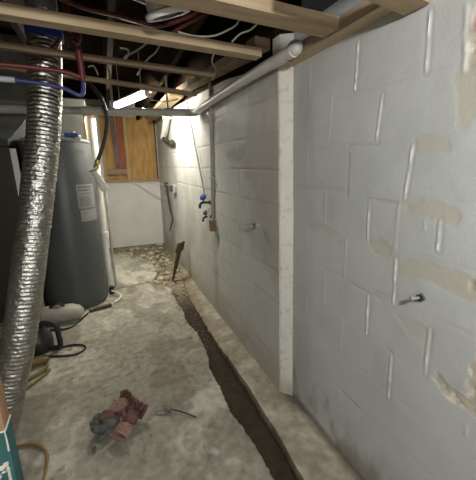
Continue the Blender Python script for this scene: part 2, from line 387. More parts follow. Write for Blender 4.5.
# ---- floor: slab with the broken-out drain trench along the right-hand wall
XL = [(-3.0, .59), (0.90, .59), (0.99, .588), (1.08, .582), (1.18, .588), (1.28, .572), (1.38, .561), (1.65, .564), (1.96, .568), (2.05, .588), (2.16, .604), (2.45, .603), (2.69, .585), (2.95, .592), (3.21, .588), (3.45, .572), (3.6, .545), (3.75, .47), (3.88, .42), (4.0, .42), (4.2, .52), (4.5, .56), (4.9, .50), (5.2, .40), (5.45, .20), (5.65, -.2), (5.8, -.45), (6.2, -.6)]
XR = [(-3.0, .722), (0.94, .722), (1.25, .737), (1.57, .744), (1.9, .748), (2.18, .744), (2.66, .738), (3.14, .755), (3.5, .775), (4.0, .835), (4.6, .875), (5.2, .885), (6.2, .89)]
yy = np.concatenate([np.linspace(-2.6, 0.7, 40)[:-1], np.linspace(0.7, 3.0, 300)[:-1], np.linspace(3.0, 6.2, 230)])
xl = np.interp(yy, *np.array(XL).T); xr = np.interp(yy, *np.array(XR).T)
xl = xl + (fbm(yy * 9, yy * 0, 301) - 0.5) * 0.035 + (vnoise(yy * 55, yy * 0, 305) - 0.5) * 0.012
xr = xr + (fbm(yy * 5, yy * 0, 311) - 0.5) * (0.012 + 0.03 * sstep(1.6, 2.6, yy)) + (vnoise(yy * 40, yy * 0, 313) - 0.5) * 0.012 * sstep(1.4, 2.2, yy)
xr = np.minimum(np.maximum(xr, xl + 0.05), 0.9)
cols = []
for i, y in enumerate(yy):
    a = np.concatenate([np.linspace(-3.0, -0.9, 20)[:-1], np.linspace(-0.9, xl[i] - 0.012, 130), [xl[i]]])
    b = np.concatenate([[xl[i] + 0.006], np.linspace(xl[i] + 0.014, xr[i] - 0.010, 12), [xr[i] - 0.004]])
    c = np.concatenate([[xr[i]], np.linspace(xr[i] + 0.008, 1.06, 18)])
    cols.append(np.concatenate([a, b, c]))
X = np.array(cols); Y = np.repeat(yy[:, None], X.shape[1], 1)
na = 150; nb = 14
Z = (fbm(X * 3, Y * 3, 321) - 0.5) * 0.012 + (fbm(X * 16, Y * 16, 325) - 0.5) * 0.007
kind = np.zeros(X.shape); kind[:, na:na + nb] = 1; kind[:, na + nb:] = 2
depth = np.interp(Y, [-3, 2.2, 3.0, 3.6, 4.3, 5.5, 6.2], [.085, .08, .05, .045, .045, .03, .01])
Z = np.where(kind == 1, -depth + (fbm(X * 22, Y * 22, 331) - 0.5) * 0.018, Z)
Z[:, na - 1] -= 0.006 
Z = np.where(kind == 2, Z * 0.8 - 0.004 + 0.02 * sstep(3.0, 3.8, Y) * fbm(X * 12, Y * 9, 333) - 0.012 * sstep(XN - 0.035, XN, X) * (Y < YC), Z)
ero = sstep(1.5, 2.6, Y) * (kind == 2) * (1 - sstep(0.0, 0.11, X - xr[:, None] + 0.05 * (fbm(X * 14, Y * 9, 335) - 0.5)))
Z -= ero * 0.034
Z += (kind == 2) * sstep(1.6, 2.4, Y) * (fbm(X * 30, Y * 24, 337) - 0.5) * 0.02
C = np.zeros(X.shape + (3,)); C[:] = (0.415, 0.390, 0.330)
f1 = 0.5 + 1.35 * (fbm(X * 2.2, Y * 2.0, 341) - 0.5); f2 = fbm(X * 7, Y * 6, 343); f3 = fbm(X * 26, Y * 22, 345)
C *= (0.70 + 0.5 * f1)[..., None] * (0.86 + 0.28 * f3)[..., None]
f4 = fbm(X * 60, Y * 50, 349); C = lerp(C, (0.13, 0.115, 0.09), 0.55 * sstep(0.74, 0.82, f4))
C = lerp(C, (0.60, 0.58, 0.52), 0.62 * sstep(0.49, 0.57, f2 + 0.22 * (f3 - 0.5)) * sstep(0.36, 0.52, f1 + 0.12 * (f3 - 0.5)))   # worn-off white paint
C = lerp(C, (0.20, 0.18, 0.145), 0.62 * sstep(0.52, 0.62, fbm(X * 4 + 9, Y * 3, 347) + 0.16 * (f3 - 0.5)))                      # old damp stains
C = lerp(C, (0.16, 0.14, 0.11), 0.6 * sstep(0.66, 0.76, f3) * sstep(0.4, 0.6, fbm(X * 5, Y * 5, 351)))
C = lerp(C, (0.70, 0.67, 0.58), 0.75 * sstep(3.2, 4.2, Y) * sstep(0.3, 0.6, f2))                            # lamplight on the far floor put into the colour
crack, _ = segdist(X, Y, (-0.15, 3.85), (0.42, 3.93)); g = np.exp(-((crack + 0.03 * (f3 - .5)) / 0.022) ** 2) * (kind == 0); Z -= g * 0.02; C = lerp(C, (0.14, 0.115, 0.075), 0.85 * g); pit = np.exp(-(((X - .50) / .10) ** 2 + ((Y - 3.82) / .10) ** 2)); C = lerp(C, (0.10, 0.08, 0.05), 0.5 * pit)
dirtc = np.zeros_like(C); dirtc[:] = (0.048, 0.038, 0.025); dirtc = dirtc * (0.8 + 0.4 * f3)[..., None]
dirtc = lerp(dirtc, (0.40, 0.34, 0.24), 0.85 * sstep(2.9, 3.9, Y) * sstep(0.2, 0.55, f3))
C = np.where((kind == 1)[..., None], dirtc, C)
foot = lerp(np.zeros_like(C) + np.array((0.36, 0.325, 0.265)), (0.50, 0.46, 0.385), sstep(0.4, 0.65, f2)) * (0.8 + 0.35 * f3)[..., None]
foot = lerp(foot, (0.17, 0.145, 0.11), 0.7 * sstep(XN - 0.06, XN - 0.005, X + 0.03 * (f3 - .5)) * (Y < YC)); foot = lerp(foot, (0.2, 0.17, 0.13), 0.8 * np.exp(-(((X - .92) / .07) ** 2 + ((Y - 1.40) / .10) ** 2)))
foot = lerp(foot, (0.24, 0.195, 0.13), 0.75 * ero * (0.5 + f3)); foot = lerp(foot, (0.30, 0.25, 0.17), 0.6 * sstep(1.6, 2.8, Y) * sstep(0.5, 0.66, fbm(X * 11, Y * 8, 339)))
C = np.where((kind == 2)[..., None], foot, C)
struct(grid_obj('floor', np.stack([X, Y, Z], -1), C, 'slab', closed_back=(0, 0, -0.4)), 'worn concrete slab floor with a trench broken out along the right-hand wall')

# ---- far wall with the boarded window opening, built as four pieces round the hole
YB = 6.10
wx0, wx1, wz0, wz1 = -0.03, 0.930, 1.225, 2.36
bm = bmesh.new()
box(bm, (-3.1, YB, -0.4), (1.25, YB + 0.25, wz0)); box(bm, (-3.1, YB, wz1), (1.25, YB + 0.25, 2.7))
box(bm, (-3.1, YB, wz0), (wx0, YB + 0.25, wz1)); box(bm, (wx1, YB, wz0), (1.25, YB + 0.25, wz1))
struct(obj('wall_back', bm, 'wallplain'), 'white parged end wall under the boarded window')
W = thing('window_1', 'boarded window opening of honey plywood between pine studs at far end', 'window', (0.45, YB, wz0)); W['kind'] = 'structure'
box_obj('plywood_panel', (0.44, YB + 0.085, wz0), (wx1, YB + 0.10, wz1), 'ply', W, 0)
p = box_obj('plywood_panel', (wx0, YB + 0.105, wz0), (0.44, YB + 0.12, wz1), 'ply', W, 0)
bar_obj('stud', (0.395, YB + 0.055, wz0 + 0.03), (0.395, YB + 0.055, wz1), 0.085, 0.05, 'pinez', W, (1, 0, 0))
bar_obj('stud', (wx0 + 0.025, YB + 0.055, wz0 + 0.03), (wx0 + 0.025, YB + 0.055, wz1), 0.085, 0.05, 'pinez', W, (1, 0, 0))
bar_obj('stud', (wx1 - 0.008, YB + 0.055, wz0 + 0.03), (wx1 - 0.008, YB + 0.055, wz1), 0.085, 0.018, 'stake', W, (1, 0, 0))
box_obj('sill', (wx0 - 0.02, YB - 0.03, wz0 - 0.02), (wx1 + 0.015, YB + 0.1, wz0 + 0.03), 'pine', W)
box_obj('cross_rail', (wx0 + 0.05, YB + 0.03, wz0 + 0.12), (0.37, YB + 0.075, wz0 + 0.215), 'pine', W)
r = bar_obj('red_board', (0.315, YB + 0.07, wz0 + 0.215), (0.32, YB + 0.07, wz1), 0.02, 0.13, 'redboard', W, (1, 0, 0)); r['label'] = 'red-brown painted board'
r = bar_obj('purple_strip', (0.225, YB + 0.07, wz0 + 0.215), (0.185, YB + 0.07, wz1), 0.03, 0.075, 'purple', W, (1, 0, 0)); r['label'] = 'purplish grey strip'

# ---- rest of the shell
struct(box_obj('wall_left', (-3.2, -2.7, -0.4), (-3.0, 6.2, 2.7), 'darkwall', None, 0))
struct(box_obj('wall_front', (-3.1, -2.8, -0.4), (1.25, -2.6, 2.7), 'wallplain', None, 0))
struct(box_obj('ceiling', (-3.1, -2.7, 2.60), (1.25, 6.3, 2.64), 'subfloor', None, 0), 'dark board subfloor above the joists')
i = 0
for y, lab in ((0.58, 'unseen joist added high above the nearest pale batten to shade the ceiling cavity'),):
    tag(box_obj('floor_joist', (-2.9, y - 0.02, 2.012), (0.96, y + 0.02, 2.598), 'oldx', None, 0.002), lab, 'joist')  # out-of-view joist, added to keep lamp light off the ceiling cavity
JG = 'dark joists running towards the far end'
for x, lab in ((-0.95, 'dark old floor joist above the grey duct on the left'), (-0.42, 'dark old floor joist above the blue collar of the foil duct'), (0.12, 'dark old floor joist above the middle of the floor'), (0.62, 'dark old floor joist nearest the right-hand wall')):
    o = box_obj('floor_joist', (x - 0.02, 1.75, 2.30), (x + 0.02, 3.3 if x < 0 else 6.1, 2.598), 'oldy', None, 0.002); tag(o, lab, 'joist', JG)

# ---- cross timbers under the joists
def timber(name, a, b, w, h, m, label, cat='beam'):
    return tag(bar_obj(name, a, b, w, h, m, None, bevel=0.004, cuts=6, wob=0.0012), label, cat)
timber('ceiling_batten', (-1.6, 1.032, 1.987), (0.90, 1.138, 1.987), 0.09, 0.042, 'pine', 'thick pale pine batten at the top of the picture, meeting the wall plate')
timber('ceiling_batten', (-1.9, 1.360, 1.983), (0.755, 1.502, 1.983), 0.060, 0.036, 'pine', 'long pale pine batten passing over the foil duct to the brown block')
timber('ceiling_batten', (0.52, 0.775, 1.965), (0.962, 0.80, 1.94), 0.085, 0.036, 'pine', 'short pine batten whose sawn end shows at the top right')
timber('ceiling_batten', (-1.2, 1.74, 1.985), (0.66, 1.912, 1.985), 0.035, 0.026, 'oldx', 'thin brown batten just beyond the long pale one over the foil duct')
timber('ceiling_batten', (-1.2, 1.98, 1.99), (0.69, 2.43, 1.985), 0.035, 0.026, 'oldx', 'thin brown batten just in front of the tube lamp')
timber('ceiling_batten', (-1.2, 5.25, 2.34), (0.9, 5.35, 2.34), 0.08, 0.06, 'oldx', 'dark brown batten farthest away, behind the tube lamp')
timber('wall_plate', (0.945, -0.6, 1.985), (0.945, 1.60, 1.985), 0.085, 0.05, 'piney', 'pale pine wall plate lying along the top of the nearer block wall', 'plank')
timber('wall_plate', (0.79, 1.75, 2.06), (0.84, 3.55, 2.26), 0.10, 0.05, 'oldx', 'brown wall plate above the sloping white drain pipe', 'plank')
timber('wall_plate', (0.80, 3.6, 2.235), (0.75, 5.4, 2.24), 0.17, 0.04, 'brownwoody', 'bright lamplit plank at the far end of the right-hand wall top', 'plank')
timber('wood_block', (0.715, 1.51, 2.026), (0.80, 1.52, 2.026), 0.085, 0.048, 'oldx', 'small brown block sitting on the end of the long batten', 'block')

# ================================================================ RIGHT WALL THINGS
# white drain pipe along the wall top
t = thing('drain_pipe', 'white plastic drain pipe sloping away along the right wall top', 'pipe', (0.86, 1.32, 1.96))
tube_obj('pipe', [(0.855, 1.34, 1.963), (0.853, 2.0, 1.972), (0.852, 3.0, 1.965)], 0.0295, 'pvc', t, 6, 20)
bm = bmesh.new(); lathe(bm, [(0, -.036), (.014, -.033), (.026, -.022), (.033, -.004), (.034, .012), (.031, .028), (.0275, .032)], (0.86, 1.335, 1.972), (0, 1, 0), 24); obj('coupling', bm, 'pvc', t, True)
for yb in (1.368,):
    lathe_obj('pipe_ring', [(.028, -.002), (.031, -.0015), (.031, .0015), (.028, .002)], 'darksteel', t, (0.86, yb + 0.02, 1.963), (0, 1, 0), 24)
tube_obj('elbow', [(0.86, 2.94, 1.965), (0.86, 3.02, 1.965), (0.845, 3.10, 1.97), (0.79, 3.16, 1.975), (0.72, 3.165, 1.975)], 0.036, 'greypvc', t, 6, 20)
# grey pipe crossing the room
t = thing('cross_pipe', 'grey pipe crossing the room in front of the plywood window', 'pipe', (-0.2, 3.2, 1.95))
tube_obj('pipe', [(-1.6, 3.27, 1.915), (-0.4, 3.24, 1.945), (0.74, 3.165, 1.975)], 0.034, 'greypvc', t, 4, 20)
for x in (0.62, -0.10): lathe_obj('coupling', [(.034, -.04), (.040, -.038), (.040, .038), (.034, .04)], 'greypvc', t, (x, 3.17 if x > 0 else 3.225, 1.972 if x > 0 else 1.953), (1, -0.06, 0.02), 24)
for x in (0.12, 0.62): bar_obj('hanger', (x, 3.21, 1.985), (x, 3.21, 2.32), 0.02, 0.003, 'steel', t, (0, 1, 0), bevel=0)
# vertical conduit
t = thing('conduit', 'vertical grey conduit running down the far block wall to the wood block', 'conduit', (0.885, 2.72, 1.0))
tube_obj('pipe', [(0.896, 2.70, 2.27), (0.896, 2.72, 1.6), (0.896, 2.755, 0.97)], 0.013, 'conduit', t, 4, 12)
for z in (1.9, 1.35): box_obj('pipe_clip', (0.870, 2.70, z - 0.012), (0.916, 2.745, z + 0.012), 'steel', t, 0.002)
tag(tube_obj('hanging_cable', [(0.885, 3.474, 2.157), (0.885, 3.383, 1.962), (0.885, 3.260, 1.728), (0.885, 3.110, 1.472), (0.885, 2.966, 1.228), (0.885, 2.909, 1.144)], 0.0095, 'conduit'), 'thin grey cable hanging slack down the far wall to the blue tap', 'cable')
# blue-handled tap
def tap(name, label, loc, handle_m, body_m, s=1.0, hang=0.0):
    x, y, z = loc
    t = thing(name, label, 'tap', loc)
    tube_obj('stem', [(XF + 0.012, y, z), (x, y, z), (x - 0.04 * s, y - 0.01, z), (x - 0.055 * s, y - 0.012, z - 0.02 * s), (x - 0.058 * s, y - 0.012, z - 0.045 * s)], 0.011 * s, body_m, t, 4, 12)
    tube_obj('valve_stem', [(x - 0.02 * s, y, z), (x - 0.02 * s, y, z + 0.045 * s)], 0.006 * s, body_m, t, 0, 10)
    bm = bmesh.new()
    prof = [(0.004, 0.0), (0.024 * s, -0.004), (0.030 * s, 0.002), (0.030 * s, 0.010 * s), (0.022 * s, 0.013 * s), (0.0, 0.012 * s)]
    lathe(bm, prof, (x - 0.02 * s, y, z + 0.045 * s), (-0.7, -0.5, 0.5), 16)
    for v in bm.verts:
        a = math.atan2(v.co.z - z - 0.045 * s, v.co.y - y)
        v.co += (v.co - Vector((x - 0.02 * s, y, z + 0.045 * s))) * 0.10 * math.cos(5 * a)
    obj('handle', bm, handle_m, t, True)
    lathe_obj('flange', [(0, 0.012), (0.020 * s, 0.010), (0.024 * s, 0.0), (0, -0.002)], body_m, t, (XF + 0.006, y, z), (-1, 0, 0), 16)
    return t
tap('wall_tap', 'garden tap with a blue wheel handle on the far wall beside the conduit', (0.868, 2.86, 1.115), 'blue', 'darksteel', 1.15)
tap('wall_tap', 'small dark brown tap on the far wall just below the blue one', (0.875, 2.84, 0.975), 'darksteel', 'darksteel', 0.9)
t = tag(box_obj('wood_block', (0.860, 2.70, 0.855), (0.914, 2.755, 0.955), 'brownwood', None, 0.004), 'brown wood block fixed to the wall at the foot of the conduit', 'block')
tag(tube_obj('bent_tube', [(0.885, 2.83, 1.06), (0.87, 2.80, 1.03), (0.862, 2.77, 0.99), (0.860, 2.765, 0.93)], 0.011, 'pvc'), 'short pale bent tube between the blue tap and the wood block', 'tube')
# plain metal spigot
t = thing('pipe_stub', 'short metal pipe stub with a small valve, alone on the middle of the far wall', 'spigot', (0.90, 1.81, 1.06))
tube_obj('stub', [(0.922, 1.80, 1.062), (0.85, 1.80, 1.06)], 0.011, 'steel', t, 0, 12)
lathe_obj('nut', [(0.011, -.014), (.019, -.012), (.019, .012), (.011, .014)], 'tool', t, (0.868, 1.80, 1.06), (1, 0, 0), 6)
tube_obj('valve_stem', [(0.885, 1.80, 1.065), (0.885, 1.80, 1.10)], 0.006, 'steel', t, 0, 10)
lathe_obj('end_cap', [(0, -.012), (.014, -.011), (.014, .008), (0, .01)], 'steel', t, (0.848, 1.80, 1.06), (-1, 0, 0), 12)
# anchor bolt in the nearer wall
by, bz = 0.664, 0.990
t = thing('anchor_bolt', 'steel anchor bolt with nut sticking out of the nearer wall', 'bolt', (XN, by, bz))
lathe_obj('shank', [(0, -.02), (.0055, -.02), (.0055, .042), (.0075, .043), (.0078, .051), (.006, .056), (0, .057)], 'steel', t, (XN, by, bz), (-1, 0.05, 0.10), 20)
lathe_obj('nut', [(0.005, .006), (.0125, .006), (.0125, .017), (.005, .018)], 'darksteel', t, (XN, by, bz), (-1, 0.05, 0.1), 6)
bm = bmesh.new(); box(bm, (XN - 0.008, by - 0.0125, bz - 0.0125), (XN + 0.01, by + 0.0125, bz + 0.0125))
bmesh.ops.rotate(bm, cent=(XN, by, bz), matrix=Matrix.Rotation(0.75, 3, 'X'), verts=bm.verts); obj('washer', bm, 'tool', t, bevel=0.002)
# things at the far end of that wall
t = thing('hanging_strap', 'black strap hanging from a rod at the far end of the wall', 'strap', (0.89, 5.1, 1.2))
bm = bmesh.new(); pp = [(0.885, 5.060, 1.199), (0.885, 4.962, 0.982), (0.885, 4.823, 0.774), (0.885, 4.693, 0.681), (0.885, 4.802, 0.585), (0.885, 5.022, 0.431)]
pp = smooth_path(pp, 5); prev = None
for i, p in enumerate(pp):
    w = (0.055 if i < 12 else 0.03) * (1 - 0.35 * i / len(pp))
    ring = [bm.verts.new(p + Vector((dx, dy, 0))) for dx, dy in ((-.012, -w), (-.012, w), (.0, w), (.0, -w))]
    if prev:
        for k in range(4): bm.faces.new((prev[k], prev[(k + 1) % 4], ring[(k + 1) % 4], ring[k]))
    else: bm.faces.new(ring)
    prev = ring
bm.faces.new(prev); obj('strap', bm, 'black', t)
box_obj('buckle', (0.865, 5.02, 1.16), (0.905, 5.17, 1.22), 'blackp', t, 0.005)
tag(tube_obj('wall_rod', [(0.45, 6.03, 1.215), (0.62, 5.75, 1.20), (0.86, 5.25, 1.185), (0.88, 4.4, 1.20)], 0.008, 'whitepaint'), 'thin pale rod from the window sill along the far wall', 'rod')
t = thing('outlet_box', 'small grey electrical box on the far wall next to the black strap', 'box', (0.885, 4.55, 1.16))
box_obj('body', (0.868, 4.47, 1.10), (0.925, 4.63, 1.21), 'steel', t, 0.006); box_obj('cover', (0.860, 4.49, 1.115), (0.868, 4.61, 1.195), 'darksteel', t, 0.002)
t = thing('waste_pipe', 'short white pipe with a black elbow hanging in the far right corner', 'pipe', (0.85, 5.2, 1.9))
tube_obj('pipe', [(0.862, 4.524, 2.188), (0.862, 4.593, 2.107), (0.862, 4.758, 1.991), (0.862, 4.920, 1.909)], 0.048, 'whitepaint', t, 5, 16)
tube_obj('elbow', [(0.862, 4.914, 1.923), (0.862, 4.810, 1.856), (0.862, 4.586, 1.804), (0.862, 4.299, 1.788)], 0.034, 'blackp', t, 5, 14)
lathe_obj('collar', [(.048, -.04), (.062, -.035), (.062, .03), (.048, .035)], 'whitepaint', t, (0.862, 4.542, 2.139), (0, 0, 1), 20)

# ================================================================ FLOOR THINGS, RIGHT AND FAR
bm = bmesh.new(); a = Vector((0.815, 3.86, 0.50)); b = Vector((0.68, 3.93, -0.05))
prev = None
for i, (k, w, h) in enumerate(((0, .10, .05), (.2, .11, .05), (.24, .06, .035), (.6, .055, .03), (.9, .035, .026), (1, .016, .016))):
    p = a.lerp(b, k); ring = [bm.verts.new(p + Vector((sx * w / 2, sy * h / 2 + sx * 0.012, sx * w * 0.12))) for sx, sy in ((-1, -1), (1, -1), (1, 1), (-1, 1))]
    if prev:
        for q in range(4): bm.faces.new((prev[q], prev[(q + 1) % 4], ring[(q + 1) % 4], ring[q]))
    else: bm.faces.new(ring[::-1])
    prev = ring
bm.faces.new(prev); tag(obj('wooden_stake', bm, 'stake', bevel=0.003), 'dark pointed wooden stake standing in the trench against the far wall', 'stake')

def rock(bm, c, s, seed):
    rnd = random.Random(seed); r = bmesh.ops.create_icosphere(bm, subdivisions=2, radius=1.0)
    ax = [Vector((rnd.uniform(-1, 1), rnd.uniform(-1, 1), rnd.uniform(-1, 1))).normalized() for _ in range(7)]
    q = Matrix.Rotation(rnd.uniform(0, 6.28), 3, 'Z')
    for v in r['verts']:
        d = v.co.normalized(); k = min([1.0] + [rnd2 / max(d.dot(n), 0.01) for n, rnd2 in zip(ax, (0.62, 0.7, 0.55, 0.75, 0.68, 0.6, 0.72)) if d.dot(n) > 0.01])
        p = q @ Vector((d.x * k * s[0], d.y * k * s[1], d.z * k * s[2])); v.co = p + Vector(c)
rnd = random.Random(11); n = 0
def groundz(x, y):
    l = np.interp(y, *np.array(XL).T); d = np.interp(y, [-3, 2.2, 3.0, 3.6, 4.3, 5.5, 6.2], [.085, .08, .05, .045, .045, .03, .01])
    return -d if x > l + 0.02 else 0.0
SPOT = []
while len(SPOT) < 44:
    y = rnd.uniform(3.9, 5.9); l = float(np.interp(y, *np.array(XL).T))
    x = rnd.uniform(l - 0.03, min(l + 0.33, 0.85)) if y < 5.3 else rnd.uniform(0.0, 0.82)
    s = rnd.uniform(0.018, 0.055) * (1.25 if y > 5 else 1)
    if all((x - a) ** 2 + (y - b) ** 2 > (0.85 * (s + c)) ** 2 * 1.6 for a, b, c in SPOT) and not (abs(x - .74) < .13 and abs(y - 3.9) < .12): SPOT.append((x, y, s))
for i, (x, y, s) in enumerate(SPOT):
    bm = bmesh.new(); hz = s * rnd.uniform(0.45, 0.75); rock(bm, (0, 0, 0), (s * rnd.uniform(.9, 1.35), s, hz), 500 + i)
    o = obj('concrete_chunk', bm, 'rubble'); o.location = (x, y, groundz(x, y) + hz * 0.55)
    tag(o, 'pale chunk of broken concrete lying in the rubble at the trench far end', 'rubble', 'broken concrete chunks at the far end of the trench')
bm = bmesh.new()
for i in range(420):
    if i < 300: y = rnd.uniform(3.3, 5.95); l = float(np.interp(y, *np.array(XL).T)); x = rnd.uniform(l, 0.87 if y < 5.3 else 0.85)
    else: y = rnd.uniform(2.2, 3.4); l = float(np.interp(y, *np.array(XL).T)); rr = float(np.interp(y, *np.array(XR).T)); x = rnd.uniform(l + .02, rr - .01)
    s = rnd.uniform(0.004, 0.012) if i < 300 else rnd.uniform(0.0015, 0.0035); rock(bm, (x, y, groundz(x, y) + s * 0.5), (s, s * 1.2, s * .8), 900 + i)
tag(obj('gravel', bm, 'rubble'), 'loose gravel and crumbs lying along the bottom of the trench', 'gravel', None, 'stuff')
# slab lip lifted at the trench bend
bm = bmesh.new(); rock(bm, (0, 0, 0), (0.09, 0.05, 0.03), 77); o = obj('slab_fragment', bm, 'rubble'); o.location = (0.56, 3.62, -0.035); tag(o, 'flat broken slab fragment lying where the trench begins to bend', 'rubble')

# ---- work gloves in a crumpled heap
def skin_mesh(chains, sub=2):
    """chains: lists of (point, radius); the first chain is the palm, the others start on one of its vertices"""
    me = bpy.data.meshes.new('glove_skin'); vs = []; es = []; rs = []
    for ch in chains:
        st = None
        for p, r in ch:
            if isinstance(p, int): st = p; continue
            vs.append(p); rs.append(r); k = len(vs) - 1
            if st is not None: es.append((st, k))
            st = k
    me.from_pydata(vs, es, []); o = bpy.data.objects.new('tmp', me); COL.objects.link(o)
    md = o.modifiers.new('s', 'SKIN'); 
    for i, d in enumerate(me.skin_vertices[0].data):
        d.radius = rs[i] if isinstance(rs[i], tuple) else (rs[i], rs[i]); d.use_root = (i == 0)
    sb = o.modifiers.new('u', 'SUBSURF'); sb.levels = sub; sb.render_levels = sub
    dg = bpy.context.evaluated_depsgraph_get(); dg.update()
    m2 = bpy.data.meshes.new_from_object(o.evaluated_get(dg)); bpy.data.objects.remove(o)
    bm = bmesh.new(); bm.from_mesh(m2); bpy.data.meshes.remove(m2)
    return bm
def glove(label, loc, rz, mats, curl, flip=1, tilt=0.0, seed=1):
    t = thing('work_glove', label, 'glove', loc)
    rnd = random.Random(seed)
    R = Matrix.Translation(loc) @ Matrix.Rotation(rz, 4, 'Z') @ Matrix.Rotation(tilt, 4, 'X') @ Matrix.Diagonal((1.22, 1.22, 1.0, 1.0))
    palm = [((0, 0.0, .022), (.034, .018)), ((0, .035, .026), (.040, .022)), ((0, .07, .026), (.042, .020))]
    ch = [palm]
    for k, (x, L, c) in enumerate(((-.030, .062, curl[0]), (-.010, .072, curl[1]), (.012, .068, curl[2]), (.032, .052, curl[3]))):
        pts = [(2, 0)]; p = Vector((x * flip, .085, .024)); a = 0.15
        pts.append((tuple(p), .0125))
        for j in range(3):
            a += c; p = p + Vector((x * 0.12 * flip, math.cos(a) * L / 3, math.sin(a) * L / 3)); pts.append((tuple(p), .0115 - .001 * j))
        ch.append(pts)
    ch.append([(1, 0), ((-.045 * flip, .045, .022), .013), ((-.066 * flip, .068, .020), .012), ((-.078 * flip, .092, .018), .010)])
    bm = skin_mesh(ch)
    for v in bm.verts: v.co += Vector(((rnd.random() - .5), (rnd.random() - .5), (rnd.random() - .5))) * 0.003; v.co.z = max(v.co.z, 0.002)
    bmesh.ops.transform(bm, matrix=R, verts=bm.verts); obj('hand', bm, mats[0], t, True)
    bm = bmesh.new(); n = 26; prev = None
    for i in range(8):                                     # flared, wrinkled cuff, open at the end
        k = i / 7; ring = []
        for j in range(n):
            a = 2 * math.pi * j / n; w = .036 + .010 * k + .003 * math.sin(5 * a + 4 * k); h = .019 + .007 * k + .003 * math.sin(3 * a + seed)
            ring.append(bm.verts.new((w * math.cos(a), -.0 - .065 * k, .024 + h * math.sin(a) + .004 * math.sin(9 * k))))
        if prev:
            for j in range(n): bm.faces.new((prev[j], prev[(j + 1) % n], ring[(j + 1) % n], ring[j]))
        prev = ring
    for v in bm.verts: v.co.z = max(v.co.z, 0.002)
    bmesh.ops.transform(bm, matrix=R, verts=bm.verts)
    o = obj('cuff', bm, mats[1], t, True); sd = o.modifiers.new('t', 'SOLIDIFY'); sd.thickness = 0.003
    if len(mats) > 2:
        bm = bmesh.new(); bmesh.ops.create_uvsphere(bm, u_segments=20, v_segments=12, radius=1)
        bmesh.ops.scale(bm, vec=(.040, .048, .011), verts=bm.verts); bmesh.ops.translate(bm, vec=(0, .045, .040), verts=bm.verts)
        bmesh.ops.transform(bm, matrix=R, verts=bm.verts); obj('coated_palm', bm, mats[2], t, True)
    return t
glove('dusty work glove with a dark grey coated palm, left side of the floor heap', (-0.075, 1.615, 0.004), math.radians(84), ('ggrey', 'gpink'), (.55, .5, .6, .7), 1, 0.05, 3)
glove('dusty red work glove on the far side of the floor heap', (-0.115, 1.700, 0.010), math.radians(-52), ('gred', 'gred', 'gpink'), (.7, .6, .5, .5), -1, 0.0, 5)
glove('pinkish work glove on the right of the floor heap, cuff towards the viewer', (-0.035, 1.560, 0.022), math.radians(-38), ('gred', 'gpink'), (.4, .6, .7, .6), 1, 0.0, 9)
# ---- small hand tool beside them
t = thing('hand_tool', 'small grey hand tool with a thin dark rod, right of the gloves', 'tool', (0.22, 1.60, 0.01))
bm = bmesh.new(); box(bm, (-.022, -.016, 0), (.022, .016, .026)); bmesh.ops.transform(bm, matrix=Matrix.Translation((0.205, 1.618, 0.006)) @ Matrix.Rotation(-0.5, 4, 'Z'), verts=bm.verts); obj('head', bm, 'tool', t, bevel=0.006)
tube_obj('rod', [(0.215, 1.612, .018), (0.27, 1.57, .014), (0.345, 1.495, .010)], 0.0042, 'darksteel', t, 6, 10)
tube_obj('tip', [(0.205, 1.618, .022), (0.16, 1.622, .016), (0.125, 1.628, .011)], 0.006, 'tool', t, 5, 10)
bm = bmesh.new(); rock(bm, (-0.205, 1.50, 0.010), (.024, .012, .008), 33); tag(obj('dark_scrap', bm, 'ggrey'), 'small dark scrap lying on the slab in front of the gloves', 'scrap')

# ================================================================ LEFT SIDE
# ---- foil flex duct
DP = [(-0.222, 2.107, 2.248), (-0.225, 2.087, 2.165), (-0.237, 2.052, 2.010), (-0.258, 2.008, 1.803), (-0.289, 1.968, 1.597), (-0.341, 1.923, 1.339), (-0.397, 1.880, 1.080), (-0.454, 1.838, 0.822), (-0.515, 1.797, 0.564), (-0.583, 1.766, 0.332), (-0.649, 1.741, 0.126), (-0.709, 1.726, -0.028)]
DP[-1] = (DP[-1][0], DP[-1][1], 0.09)
t = thing('flex_duct', 'silver foil flexible duct hanging from the ceiling to the floor at left', 'duct', DP[-1])
fine = smooth_path(DP, 60); bm = bmesh.new()
S = [0.0]
for a, b in zip(fine, fine[1:]): S.append(S[-1] + (b - a).length)
rr = random.Random(4); crinkle = [[rr.uniform(-1, 1) for _ in range(40)] for _ in range(len(fine))]
def drad(i, a):
    k = int(a / (2 * math.pi) * 40) % 40
    s = (S[i] / 0.021 - a / (2 * math.pi)) % 1.0
    return 0.0765 + 0.0034 * abs(math.sin(math.pi * s)) ** 0.7 + 0.0016 * crinkle[i // 4][k]
sweep(bm, fine, 0.08, 40, True, drad); obj('hose', bm, 'foil', t, True)
o = lathe_obj('collar', [(.080, -.03), (.088, -.028), (.090, .0), (.088, .035), (.080, .038)], 'blue', t, (-0.225, 2.081, 2.145), (0, 0, 1), 40); o['label'] = 'blue tape collar'
lathe_obj('take_off', [(.070, -.02), (.074, .0), (.074, .16), (.095, .17), (0, .171)], 'sheetdull', t, (-0.222, 2.099, 2.217), (0, 0, 1), 36)
